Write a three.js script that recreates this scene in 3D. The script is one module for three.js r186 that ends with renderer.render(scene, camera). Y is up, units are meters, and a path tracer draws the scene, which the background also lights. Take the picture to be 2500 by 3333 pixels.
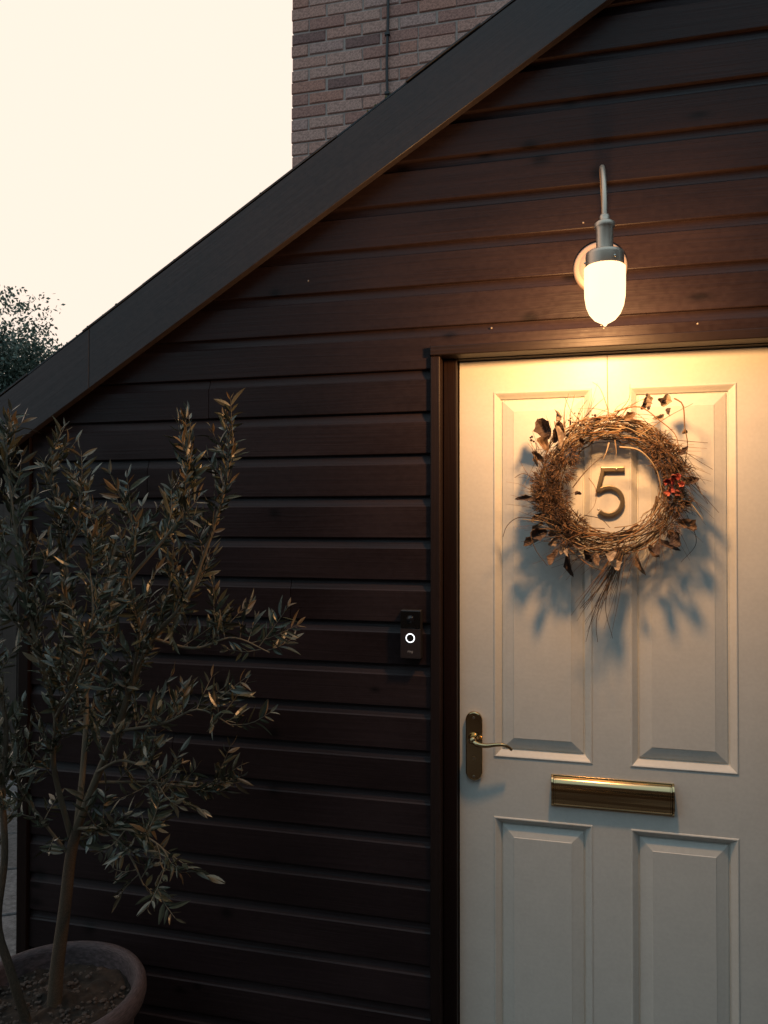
import * as THREE from 'three';
import { mergeGeometries } from 'three/addons/utils/BufferGeometryUtils.js';
import { RoundedBoxGeometry } from 'three/addons/geometries/RoundedBoxGeometry.js';
import { FontLoader } from 'three/addons/loaders/FontLoader.js';
import { TextGeometry } from 'three/addons/geometries/TextGeometry.js';

// ---------------------------------------------------------------- camera, sky, sun, exposure
const scene = new THREE.Scene();
const camera = new THREE.PerspectiveCamera(67.4, 0.75, 0.05, 400);
camera.rotation.order = 'YXZ';
camera.position.set(0, 1.6, 2.0);
camera.rotation.set(0.01444, 0.2465, 0.0009);
scene.add(camera);

const sunDir = new THREE.Vector3(-0.62, 0.2, -0.76).normalize();
{ // dusk sky: pale warm glow round the set sun, cool blue-grey away from it
  const W = 256, H = 128, px = new Float32Array(W * H * 4);
  for (let j = 0; j < H; j++) for (let i = 0; i < W; i++) {
    const lat = ((j + 0.5) / H - 0.5) * Math.PI, lon = ((i + 0.5) / W - 0.5) * 2 * Math.PI;
    const x = Math.cos(lat) * Math.cos(lon), y = Math.sin(lat), z = Math.cos(lat) * Math.sin(lon);
    const d = 0.5 + 0.5 * (x * sunDir.x + y * sunDir.y + z * sunDir.z);
    const q = Math.min(1, Math.max(0, (d - 0.5) / 0.36)), t = q * q * (3 - 2 * q), e = 0.85 + 1.3 * Math.max(0, y);   // the cool side is brighter overhead, as under a thin overcast
    const o = (j * W + i) * 4;
    px[o] = 0.285 * e * (1 - t) + 1.12 * t; px[o + 1] = 0.41 * e * (1 - t) + 0.93 * t; px[o + 2] = 0.48 * e * (1 - t) + 0.79 * t; px[o + 3] = 1;
  }
  const sky = new THREE.DataTexture(px, W, H, THREE.RGBAFormat, THREE.FloatType);
  sky.mapping = THREE.EquirectangularReflectionMapping; sky.magFilter = THREE.LinearFilter; sky.minFilter = THREE.LinearFilter;
  sky.wrapS = THREE.RepeatWrapping; sky.needsUpdate = true;
  scene.background = sky; scene.environment = sky;
}
const sun = new THREE.DirectionalLight(0xffd9b0, 0.2);
sun.position.copy(sunDir).multiplyScalar(20); sun.target.position.set(0, 1, 0);
sun.castShadow = true; sun.shadow.radius = 40; sun.shadow.mapSize.set(2048, 2048);
Object.assign(sun.shadow.camera, { left: -10, right: 10, top: 10, bottom: -10, near: 0.5, far: 60 });
scene.add(sun, sun.target);

const renderer = new THREE.WebGLRenderer({ antialias: true });
renderer.toneMapping = THREE.LinearToneMapping;
renderer.toneMappingExposure = 1.0;
renderer.shadowMap.enabled = true;

// ---------------------------------------------------------------- helpers
let seed = 12345;
const rnd = () => { seed = (seed * 1664525 + 1013904223) >>> 0; return seed / 4294967296; };
const rr = (a, b) => a + (b - a) * rnd();
const V = (x, y, z) => new THREE.Vector3(x, y, z);
const used = {};
const numbered = n => { const k = used[n] = (used[n] ?? -1) + 1; return k ? n + '_' + String(k).padStart(3, '0') : n; };
function thing(name, label, category, pos = [0, 0, 0], group) {
  const g = new THREE.Group(); g.name = numbered(name); g.position.set(...pos);
  g.userData = { label, category }; if (group) g.userData.group = group;
  scene.add(g); return g;
}
function subgroup(name, parent, label) { const g = new THREE.Group(); g.name = name; if (label) g.userData.label = label; parent.add(g); return g; }
const origin = o => { const p = V(0, 0, 0); while (o && o !== scene) { p.add(o.position); o = o.parent; } return p; };
// geometry is given in world coordinates; it is moved into the frame of its parent (no parent is turned)
function part(name, geo, mat, parent, label) {
  const g = Array.isArray(geo) ? mergeGeometries(geo.map(q => q.index ? q.toNonIndexed() : q), false) : geo;
  const p = origin(parent); g.translate(-p.x, -p.y, -p.z);
  const m = new THREE.Mesh(g, mat); m.name = name; m.castShadow = m.receiveShadow = true;
  if (label) m.userData.label = label;
  parent.add(m); return m;
}
// a mesh that shares a geometry, set at a world position
function piece(name, geo, mat, parent, x, y, z, q) {
  const m = new THREE.Mesh(geo, mat), p = origin(parent); m.name = name; m.position.set(x - p.x, y - p.y, z - p.z);
  if (q) m.quaternion.copy(q); m.castShadow = m.receiveShadow = true; parent.add(m); return m;
}
function soup(pos, uv) {
  const g = new THREE.BufferGeometry(); g.setAttribute('position', new THREE.Float32BufferAttribute(pos, 3));
  g.setAttribute('uv', new THREE.Float32BufferAttribute(uv || new Array(pos.length / 3 * 2).fill(0), 2)); g.computeVertexNormals(); return g;
}
const quad = (P, U, a, b, c, d, ua, ub, uc, ud) => { P.push(...a, ...b, ...c, ...a, ...c, ...d); U.push(...ua, ...ub, ...uc, ...ua, ...uc, ...ud); };
// profile [[z,y],...] (closed, counter-clockwise seen from +x) run along x, uv in metres
function prismX(prof, x0, x1, vo = 0) {
  const P = [], U = []; let s = 0; const n = prof.length;
  for (let i = 0; i < n; i++) {
    const a = prof[i], b = prof[(i + 1) % n], l = Math.hypot(a[0] - b[0], a[1] - b[1]);
    quad(P, U, [x0, a[1], a[0]], [x0, b[1], b[0]], [x1, b[1], b[0]], [x1, a[1], a[0]], [x0, vo + s], [x0, vo + s + l], [x1, vo + s + l], [x1, vo + s]); s += l;
  }
  const cz = prof.reduce((t, p) => t + p[0], 0) / n, cy = prof.reduce((t, p) => t + p[1], 0) / n;
  for (const [x, f] of [[x0, 0], [x1, 1]]) for (let i = 0; i < n; i++) {
    const a = prof[i], b = prof[(i + 1) % n], A = [x, a[1], a[0]], B = [x, b[1], b[0]], C = [x, cy, cz];
    if (f) P.push(...A, ...B, ...C); else P.push(...B, ...A, ...C);
    U.push(a[1], vo, b[1], vo, cy, vo);
  }
  return soup(P, U);
}
// box with softened edges, uv in metres along its longest side
function bx(x0, x1, y0, y1, z0, z1, r = 0.002) {
  const g = new RoundedBoxGeometry(x1 - x0, y1 - y0, z1 - z0, 1, Math.min(r, (x1 - x0) / 3, (y1 - y0) / 3, (z1 - z0) / 3));
  g.translate((x0 + x1) / 2, (y0 + y1) / 2, (z0 + z1) / 2); return boxUV(g.index ? g.toNonIndexed() : g, x1 - x0 >= y1 - y0);
}
function boxUV(g, alongX = true) {
  const p = g.attributes.position, n = g.attributes.normal, uv = new Float32Array(p.count * 2);
  for (let i = 0; i < p.count; i++) {
    const ax = Math.abs(n.getX(i)), ay = Math.abs(n.getY(i)), az = Math.abs(n.getZ(i));
    let u, v; if (az >= ax && az >= ay) { u = p.getX(i); v = p.getY(i); } else if (ay >= ax) { u = p.getX(i); v = p.getZ(i); } else { u = p.getZ(i); v = p.getY(i); }
    if (!alongX) [u, v] = [v, u];
    uv[2 * i] = u; uv[2 * i + 1] = v;
  }
  g.setAttribute('uv', new THREE.BufferAttribute(uv, 2)); return g;
}
// block whose +z face is chamfered: 18 triangles (bricks, flagstones)
function block(w, h, d, c) {
  const P = [], U = [], R = (k, z) => [[-w / 2 + k, -h / 2 + k, z], [w / 2 - k, -h / 2 + k, z], [w / 2 - k, h / 2 - k, z], [-w / 2 + k, h / 2 - k, z]];
  const A = R(0, -d), B = R(0, -c), C = R(c, 0), u = v => [v[0] + v[2], v[1] + v[2]];
  for (const [E, F] of [[A, B], [B, C]]) for (let i = 0; i < 4; i++) { const j = (i + 1) % 4; quad(P, U, E[i], E[j], F[j], F[i], u(E[i]), u(E[j]), u(F[j]), u(F[i])); }
  quad(P, U, ...C, ...C.map(u)); return soup(P, U);
}
const tube = (pts, r, seg = 12, rad = 6) => new THREE.TubeGeometry(new THREE.CatmullRomCurve3(pts.map(p => p.isVector3 ? p : V(...p))), seg, r, rad, false);
// tapered branch through points
function taper(pts, r0, r1, seg = 16, rad = 7) {
  const c = new THREE.CatmullRomCurve3(pts.map(p => p.isVector3 ? p : V(...p)));
  const g = new THREE.TubeGeometry(c, seg, 1, rad, false), p = g.attributes.position;
  for (let i = 0; i <= seg; i++) {
    const q = c.getPointAt(i / seg), r = r0 + (r1 - r0) * i / seg;
    for (let j = 0; j <= rad; j++) { const k = i * (rad + 1) + j; p.setXYZ(k, q.x + (p.getX(k) - q.x) * r, q.y + (p.getY(k) - q.y) * r, q.z + (p.getZ(k) - q.z) * r); }
  }
  return g;
}
// tiling value noise
function noise2(px, py, sd) {
  const t = new Float32Array(px * py); let s = sd * 7919 + 17; for (let i = 0; i < t.length; i++) { s = (s * 1664525 + 1013904223) >>> 0; t[i] = s / 4294967296; }
  return (x, y) => {
    const xi = Math.floor(x), yi = Math.floor(y); let fx = x - xi, fy = y - yi; fx = fx * fx * (3 - 2 * fx); fy = fy * fy * (3 - 2 * fy);
    const m = (a, n) => ((a % n) + n) % n, x0 = m(xi, px), x1 = m(xi + 1, px), y0 = m(yi, py) * px, y1 = m(yi + 1, py) * px;
    return (t[y0 + x0] * (1 - fx) + t[y0 + x1] * fx) * (1 - fy) + (t[y1 + x0] * (1 - fx) + t[y1 + x1] * fx) * fy;
  };
}
function tex(W, H, fn, srgb, mx, my) {   // fn(u,v) in 0..1 -> [r,g,b] 0..1; one tile is mx by my metres
  const d = new Uint8Array(W * H * 4);
  for (let j = 0; j < H; j++) for (let i = 0; i < W; i++) { const c = fn(i / W, j / H), o = (j * W + i) * 4; for (let k = 0; k < 3; k++) d[o + k] = Math.max(0, Math.min(255, 255 * c[k])); d[o + 3] = 255; }
  const t = new THREE.DataTexture(d, W, H); t.wrapS = t.wrapT = THREE.RepeatWrapping; t.magFilter = THREE.LinearFilter; t.minFilter = THREE.LinearMipmapLinearFilter; t.generateMipmaps = true;
  if (srgb) t.colorSpace = THREE.SRGBColorSpace; t.repeat.set(1 / mx, 1 / my); t.needsUpdate = true; return t;
}
const std = (rgb, roughness, o = {}) => { const m = new THREE.MeshStandardMaterial({ roughness, ...o }); m.color.setRGB(...rgb); return m; };
const phys = (rgb, roughness, o = {}) => { const m = new THREE.MeshPhysicalMaterial({ roughness, ...o }); m.color.setRGB(...rgb); return m; };

// ---------------------------------------------------------------- materials
const grainA = noise2(8, 256, 1), grainB = noise2(24, 512, 2), blot = noise2(10, 6, 3), warp = noise2(6, 5, 4), speck = noise2(256, 128, 5);
const knots = []; for (let i = 0; i < 26; i++) knots.push([rnd(), rnd(), rr(0.006, 0.013), rr(0.7, 2.2)]);
function woodValue(u, v) {       // tile 2.6 m by 0.9 m
  let y = v + 0.012 * (warp(u * 6, v * 5) - 0.5), k = 0;
  for (const [kx, ky, r, e] of knots) {
    let dx = (u - kx), dy = (v - ky); dx -= Math.round(dx); dy -= Math.round(dy); dx *= 2.6; dy *= 0.9;
    const q = Math.hypot(dx / (r * 2.2), dy / (r * e)); if (q < 4) { k = Math.max(k, Math.exp(-q * q * 1.3)); y += 0.006 * Math.sign(dy || 1) * Math.exp(-q * q * 0.35); }
  }
  const g = 0.55 * grainA(u * 8, y * 256) + 0.45 * grainB(u * 24, y * 512);
  return [g, k, blot(u * 10, v * 6), speck(u * 256, v * 128)];
}
const woodMap = tex(2048, 1024, (u, v) => { const [g, k, b, s] = woodValue(u, v); const t = (0.74 + 0.14 * g + 0.2 * (b - 0.5) + 0.06 * (s - 0.5)) * (1 - 0.42 * k); return [t, t * (0.99), t * (0.98)]; }, true, 2.6, 0.9);
const woodBump = tex(2048, 1024, (u, v) => { const [g, k, b, s] = woodValue(u, v); const t = 0.3 + 0.45 * g + 0.2 * k + 0.12 * s; return [t, t, t]; }, false, 2.6, 0.9);
const woodRough = tex(512, 256, (u, v) => { const b = blot(u * 10, v * 6), s = speck(u * 256, v * 128), t = 0.72 + 0.3 * (b - 0.5) + 0.2 * (s - 0.5); return [t, t, t]; }, false, 2.6, 0.9);
const plainMap = tex(512, 256, (u, v) => { const t = 0.86 + 0.16 * (blot(u * 10, v * 6) - 0.5) + 0.1 * (speck(u * 256, v * 128) - 0.5) + 0.06 * (grainA(u * 8, v * 256) - 0.5); return [t, t, t]; }, true, 2.6, 0.9);
const woods = [[0.032, 0.020, 0.0215], [0.036, 0.0225, 0.024], [0.028, 0.0175, 0.019], [0.034, 0.0215, 0.0235]].map(c => phys(c, 0.62, { specularIntensity: 0.4, map: woodMap, bumpMap: woodBump, bumpScale: 0.0007, roughnessMap: woodRough }));
const bargeWood = phys([0.062, 0.05, 0.052], 0.66, { specularIntensity: 0.7, map: plainMap, bumpMap: woodBump, bumpScale: 0.0006, roughnessMap: woodRough });
const frameWood = phys([0.017, 0.007, 0.005], 0.5, { specularIntensity: 0.4, map: woodMap, bumpMap: woodBump, bumpScale: 0.0008 });
const trimWood = phys([0.026, 0.015, 0.013], 0.45, { specularIntensity: 0.55, map: woodMap, bumpMap: woodBump, bumpScale: 0.0008 });
const pn1 = noise2(16, 16, 11), pn2 = noise2(128, 128, 12);
const paintMap = tex(512, 512, (u, v) => { const t = 0.94 + 0.018 * (pn1(u * 16, v * 16) - 0.5) + 0.025 * (pn2(u * 128, v * 128) - 0.5); return [t, t, t * 0.985]; }, true, 0.7, 0.7);
const paintBump = tex(512, 512, (u, v) => { const t = 0.5 + 0.35 * (pn2(u * 32, v * 128) - 0.5) + 0.15 * (pn1(u * 16, v * 16) - 0.5); return [t, t, t]; }, false, 0.7, 0.7);
const doorPaint = phys([0.78, 0.775, 0.74], 0.42, { map: paintMap, bumpMap: paintBump, bumpScale: 0.0003 });
const brass = phys([0.58, 0.41, 0.21], 0.13, { metalness: 1 });
const agedBrass = phys([0.46, 0.36, 0.22], 0.36, { metalness: 1 });
const nickel = phys([0.60, 0.47, 0.37], 0.4, { metalness: 0.8 });
const castMetal = phys([0.42, 0.33, 0.28], 0.5, { metalness: 0.4 });
const steel = phys([0.55, 0.52, 0.48], 0.3, { metalness: 1 });

seed = 4711;
// ---------------------------------------------------------------- ground and paving
const soilN = noise2(64, 64, 21), soilF = noise2(256, 256, 22);
const dirtMap = tex(512, 512, (u, v) => { const t = 0.4 + 0.35 * soilN(u * 64, v * 64) + 0.25 * soilF(u * 256, v * 256); return [t, t * 0.92, t * 0.82]; }, true, 1.2, 1.2);
{
  const g = new THREE.PlaneGeometry(400, 400); g.rotateX(-Math.PI / 2); g.translate(0, -0.012, 0); boxUV(g);
  const m = new THREE.Mesh(g, std([0.11, 0.10, 0.085], 0.95, { map: dirtMap })); m.name = 'ground'; m.receiveShadow = true;
  m.userData = { kind: 'structure', label: 'bare earth under and around the paving', category: 'ground' }; scene.add(m);
}
const stoneMap = tex(512, 512, (u, v) => { const t = 0.62 + 0.25 * soilN(u * 64, v * 64) + 0.2 * (soilF(u * 256, v * 256) - 0.5); return [t, t, t]; }, true, 0.9, 0.9);
const stones = [[0.19, 0.185, 0.19], [0.15, 0.145, 0.15], [0.10, 0.075, 0.07], [0.23, 0.225, 0.235], [0.08, 0.06, 0.055]].map(c => std(c, 0.8, { map: stoneMap, bumpMap: stoneMap, bumpScale: 0.002 }));
{
  const paving = new THREE.Group(); paving.name = 'paving'; paving.userData = { kind: 'structure', label: 'flagstone paving round the cabin', category: 'paving' }; scene.add(paving);
  const q = new THREE.Quaternion().setFromEuler(new THREE.Euler(-Math.PI / 2, 0, 0.5)), sizes = [[0.6, 0.445], [0.45, 0.445], [0.3, 0.445]].map(([w, h]) => [w, block(w - 0.014, h - 0.012, 0.04, 0.005)]);
  const ca = Math.cos(0.5), sa = Math.sin(0.5); let n = 0;
  for (let r = -11; r < 11; r++) {
    let x = -4.2 + rr(0, 0.4);
    while (x < 4.4) {
      const [w, geo] = sizes[Math.floor(rnd() * 3)], lx = x + w / 2, lz = r * 0.446; x += w;
      const wx = lx * ca + lz * sa - 0.6, wz = -lx * sa + lz * ca + 1.2, t = Math.floor(rnd() * 5);
      if (wx < -3.6 || wx > 2.4 || wz > 4.2 || wz < -2.6) continue;
      if (wx > -1.3 && wz < -0.35) continue;
      const m = piece('flagstone' + (n ? '_' + String(n).padStart(3, '0') : ''), geo, stones[t], paving, wx, rr(-0.002, 0.002), wz, q); n++; m.castShadow = false;
    }
  }
}

seed = 4842;
// ---------------------------------------------------------------- brick house behind
{
  const ZW = -2.35, X0 = -1.675;
  const house = thing('brick_house', 'red brick house wall rising behind the cabin roof', 'house', [X0, 0, ZW]);
  const wall = subgroup('wall', house);
  const mortarMap = tex(256, 256, (u, v) => { const t = 0.78 + 0.22 * soilF(u * 256, v * 256); return [t, t, t]; }, true, 0.4, 0.4);
  const mortar = std([0.55, 0.43, 0.38], 0.95, { map: mortarMap });
  part('mortar_bed', [bx(X0 + 0.006, 5, 0, 7, ZW - 3, ZW - 0.008)], mortar, wall);
  const brickMap = tex(256, 256, (u, v) => { const t = 0.76 + 0.26 * soilN(u * 64, v * 64) + 0.25 * (soilF(u * 256, v * 256) - 0.5); return [t, t, t]; }, true, 0.35, 0.35);
  const tones = [[0.62, 0.33, 0.26], [0.58, 0.28, 0.21], [0.64, 0.37, 0.30], [0.50, 0.25, 0.20], [0.30, 0.16, 0.14], [0.58, 0.35, 0.30]].map(c => std(c, 0.9, { map: brickMap, bumpMap: brickMap, bumpScale: 0.003 }));
  const full = [block(0.215, 0.065, 0.1, 0.004), block(0.213, 0.064, 0.1, 0.006), block(0.216, 0.0655, 0.1, 0.003)], half = block(0.1025, 0.065, 0.1, 0.004);
  const rest = tones.map(() => []); let n = 0;
  for (let r = 0; r < 93; r++) {
    const y = 0.0375 + r * 0.075; let x = X0;
    for (let k = 0; x < 4.9; k++) {
      const header = (r % 2 === 1 && k === 0) || rnd() < 0.06, w = header ? 0.1125 : 0.225, geo = header ? half : full[Math.floor(rnd() * 3)];
      const t = rnd() < 0.13 ? 4 : [0, 1, 2, 3, 5, 0, 2][Math.floor(rnd() * 7)], px = x + w / 2 - 0.005 + rr(-0.003, 0.003), py = y + rr(-0.0025, 0.0025), pz = ZW + rr(-0.002, 0.003);
      x += w;
      const edge = 1.6 + (px + 1.7) * 0.62 + 1.0;       // what the cabin roof leaves in view
      if (py > edge - 0.2 && py < 4.75 && px < 0.4 && n < 300) { piece('brick' + (n ? '_' + String(n).padStart(3, '0') : ''), geo, tones[t], wall, px, py, pz); n++; }
      else if (py > 3) { const g = geo.clone(); g.translate(px, py, pz); rest[t].push(g); }
    }
  }
  rest.forEach((a, t) => { if (a.length) part('brickwork', a, tones[t], wall).userData.kind = 'stuff'; });
  const black = std([0.03, 0.028, 0.03], 0.6);
  const cable = part('cable', tube([[-1.076, 5.5, ZW + 0.012], [-1.07, 4.6, ZW + 0.012], [-1.077, 4.3, ZW + 0.013], [-1.073, 4.08, ZW + 0.012], [-1.07, 3.2, ZW + 0.01]], 0.0085, 40, 6), black, house, 'black cable running down the brickwork');
  for (const y of [4.12, 4.47, 4.9]) part('cable_clip', bx(-1.088, -1.058, y - 0.008, y + 0.008, ZW + 0.004, ZW + 0.026), black, cable);
  part('roof', [bx(X0 - 0.15, 5.1, 7.0, 7.15, ZW - 3.1, ZW + 0.2)], std([0.12, 0.08, 0.07], 0.9), house);
}

seed = 4973;
// ---------------------------------------------------------------- timber cabin
const cabin = thing('timber_cabin', 'dark stained weatherboard cabin with sloping roof edge and pale door', 'cabin', [-1.64, 0, 0]);
const SL = 0.618, BT = x => 2.553 + (x + 0.758) * SL - 0.006;         // top line of the barge board (its face is at z = 0.05)
const DX0 = -0.309, DX1 = 0.478, DY0 = 0.05, DY1 = 2.0510, DZ = -0.07;   // door leaf
{
  const wall = subgroup('wall', cabin), S = 0.1124, Y0 = 2.006;
  const prof = yt => { const yb = yt - S; return [[-0.022, yb + 0.004], [-0.004, yb + 0.003], [-0.0006, yb + 0.0045], [0, yb + 0.006], [0, yt - 0.025], [-0.003, yt - 0.0215], [-0.007, yt - 0.012], [-0.0095, yt - 0.004], [-0.0108, yt + 0.002], [-0.0108, yt + 0.01], [-0.022, yt + 0.01]]; };
  let n = 0;
  const board = (k, x0, x1) => { const m = part('board' + (n ? '_' + String(n).padStart(3, '0') : ''), prismX(prof(Y0 - k * S), x0, x1, rr(0, 9)), woods[Math.floor(rnd() * 4)], wall); n++; return m; };
  for (let k = -20; k <= 16; k++) {
    const yt = Y0 - k * S, yb = yt - S;
    const xs = Math.max(-1.604, (yb - 2.553) / SL - 0.758 + 0.237);
    if (xs > 2.3) continue;
    if (yb < 2.05 && yt > 2.07) {                                         // the course cut by the head trim
      board(k, xs, -0.3765); board(k, 0.5475, 2.4);
      const p = prof(yt).map(([z, y]) => [z, Math.max(y, 2.0668 + (y < yb + 0.004 ? 0 : 0.0008))]);
      part('board_' + String(n++).padStart(3, '0'), prismX(p, -0.3763, 0.5473, 3.3), woods[1], wall); continue;
    }
    if (yb >= 2.05) { board(k, xs, 2.4); continue; }
    const j = { 0: -1.02, 2: -1.215, 5: -0.77, 9: -1.13 }[k];                                     // a few butt joints
    if (j) { board(k, xs, j - 0.001); board(k, j + 0.001, -0.3765); } else board(k, xs, -0.3765);
    board(k, 0.5475, 2.4);
  }
  // nail heads
  const nailMetal = std([0.30, 0.26, 0.22], 0.6, { metalness: 0.5 });
  const nailGeo = new THREE.SphereGeometry(0.0026, 8, 5); nailGeo.scale(1, 1, 0.5);
  const nails = [[0.017, 2.362], [-0.215, 2.108], [0.287, 2.088], [-0.72, 2.27], [0.06, 2.098], [0.066, 2.09]];
  nails.forEach(([x, y], i) => piece('nail' + (i ? '_' + String(i).padStart(3, '0') : ''), nailGeo, nailMetal, wall, x, y, 0.0005));
  // the building behind the boards
  const inner = std([0.03, 0.024, 0.022], 0.9);
  const sh = new THREE.Shape([[-1.62, 0], [-0.385, 0], [-0.385, 2.061], [0.555, 2.061], [0.555, 0], [2.38, 0], [2.38, 4.35], [-1.62, BT(-1.62) - 0.06]].map(p => new THREE.Vector2(...p)));
  const core = new THREE.ExtrudeGeometry(sh, { depth: 0.1, bevelEnabled: false }); core.translate(0, 0, -0.124); part('backing', boxUV(core.toNonIndexed ? (core.index ? core.toNonIndexed() : core) : core), inner, wall);
  part('corner_post', bx(-1.642, -1.606, 0, 1.86, -0.06, 0.012, 0.003), frameWood, cabin);
  let sn = 0; const side = subgroup('side_wall', cabin);
  for (let k = 2; k <= 16; k++) { const yt = Y0 - k * S; part('side_board' + (sn ? '_' + String(sn).padStart(3, '0') : ''), bx(-1.636, -1.616, yt - S + 0.004, yt, -2.2, -0.062), woods[k % 4], side); sn++; }
  part('back_wall', [bx(-1.61, 2.38, 0, 3.0, -2.3, -2.22)], woods[0], cabin); part('far_side_wall', [bx(2.3, 2.38, 0, 3.9, -2.2, -0.13)], woods[1], cabin);
  // barge board: two lengths with a plumb butt joint
  const plank = (xa, xb, vt) => {
    const h = 0.172, s = new THREE.Shape([[xa, BT(xa) - h], [xb, BT(xb) - h], [xb, BT(xb)], [xa, BT(xa)]].map(p => new THREE.Vector2(...p)));
    const g = new THREE.ExtrudeGeometry(s, { depth: 0.022, bevelEnabled: true, bevelSize: 0.0015, bevelThickness: 0.0015, bevelSegments: 1 }); g.translate(0, 0, 0.0265);
    const q = g.index ? g.toNonIndexed() : g, p = q.attributes.position, uv = []; const c = 0.8507, s2 = 0.5257;
    for (let i = 0; i < p.count; i++) uv.push(p.getX(i) * c + p.getY(i) * s2, -p.getX(i) * s2 + p.getY(i) * c + p.getZ(i) + vt);
    q.setAttribute('uv', new THREE.Float32BufferAttribute(uv, 2)); return q;
  };
  part('barge_board', plank(-2.15, -1.378, 0.21), bargeWood, cabin, 'lower length of the sloping grey barge board');
  part('barge_board_001', plank(-1.3745, 2.5, 0.47), bargeWood, cabin, 'long upper length of the sloping grey barge board');
  // packer between boards and barge, then the roof with its slates
  const slope = (xa, xb, up, th, z0, z1) => { const s = new THREE.Shape([[xa, BT(xa) + up - th], [xb, BT(xb) + up - th], [xb, BT(xb) + up], [xa, BT(xa) + up]].map(p => new THREE.Vector2(...p))); const g = new THREE.ExtrudeGeometry(s, { depth: z1 - z0, bevelEnabled: false }); g.translate(0, 0, z0); return boxUV(g.index ? g.toNonIndexed() : g); };
  part('verge_batten', slope(-2.12, 2.48, -0.03, 0.1, 0.003, 0.0235), frameWood, cabin);
  const roof = part('roof', slope(-2.16, 2.5, 0.004, 0.012, -2.3, 0.026), std([0.07, 0.07, 0.075], 0.9), cabin);
  const slate = std([0.10, 0.10, 0.11], 0.75, { map: stoneMap }); let rn = 0;
  for (let i = 0; i < 24; i++) { const xa = -2.17 + i * 0.193; part('slate' + (rn ? '_' + String(rn).padStart(3, '0') : ''), slope(xa, xa + 0.196, 0.0095 + (i % 2) * 0.0022 + rr(0, 0.002), 0.005, -2.3, 0.05 + rr(-0.006, 0.003)), slate, roof); rn++; }
  // moss and grit on the verge
  const mg = []; for (let i = 0; i < 160; i++) { const x = rr(-1.75, 0.1), g = new THREE.IcosahedronGeometry(rr(0.0015, 0.005), 0); g.scale(1, rr(0.5, 1.3), 1); g.translate(x, BT(x) + 0.013, rr(0.02, 0.047)); mg.push(g); }
  part('moss', mg, std([0.09, 0.10, 0.05], 1), roof).userData.kind = 'stuff';
}
{ // door frame
  const fr = subgroup('door_frame', cabin);
  part('side_trim', bx(-0.375, -0.3495, 0, 2.0405, -0.04, 0.011, 0.003), trimWood, fr);
  part('side_trim', bx(0.5205, 0.546, 0, 2.0405, -0.04, 0.011, 0.003), trimWood, fr);
  part('head_trim', bx(-0.375, 0.546, 2.0410, 2.0660, -0.04, 0.0175, 0.003), trimWood, fr);
  part('jamb', bx(-0.3493, -0.3125, 0, 2.0425, -0.12, -0.0405, 0.003), frameWood, fr);
  part('jamb', bx(0.4815, 0.5203, 0, 2.0425, -0.12, -0.0405, 0.003), frameWood, fr);
  part('head_jamb', bx(-0.3123, 0.4813, 2.0388, 2.0425, -0.12, -0.0405, 0.002), frameWood, fr);
  part('threshold', bx(-0.3123, 0.4813, 0.0, 0.044, -0.16, 0.02, 0.004), frameWood, fr);
part('door_stop', bx(-0.3123, -0.296, 0.045, 2.038, -0.1345, -0.1155, 0.002), frameWood, fr);
  part('door_stop', bx(0.465, 0.4813, 0.045, 2.038, -0.1345, -0.1155, 0.002), frameWood, fr);
  part('door_stop', bx(-0.2958, 0.4648, 2.021, 2.0386, -0.1345, -0.1155, 0.002), frameWood, fr);
}
const door = subgroup('door', cabin, 'pale painted panelled door with brass fittings');
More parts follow.
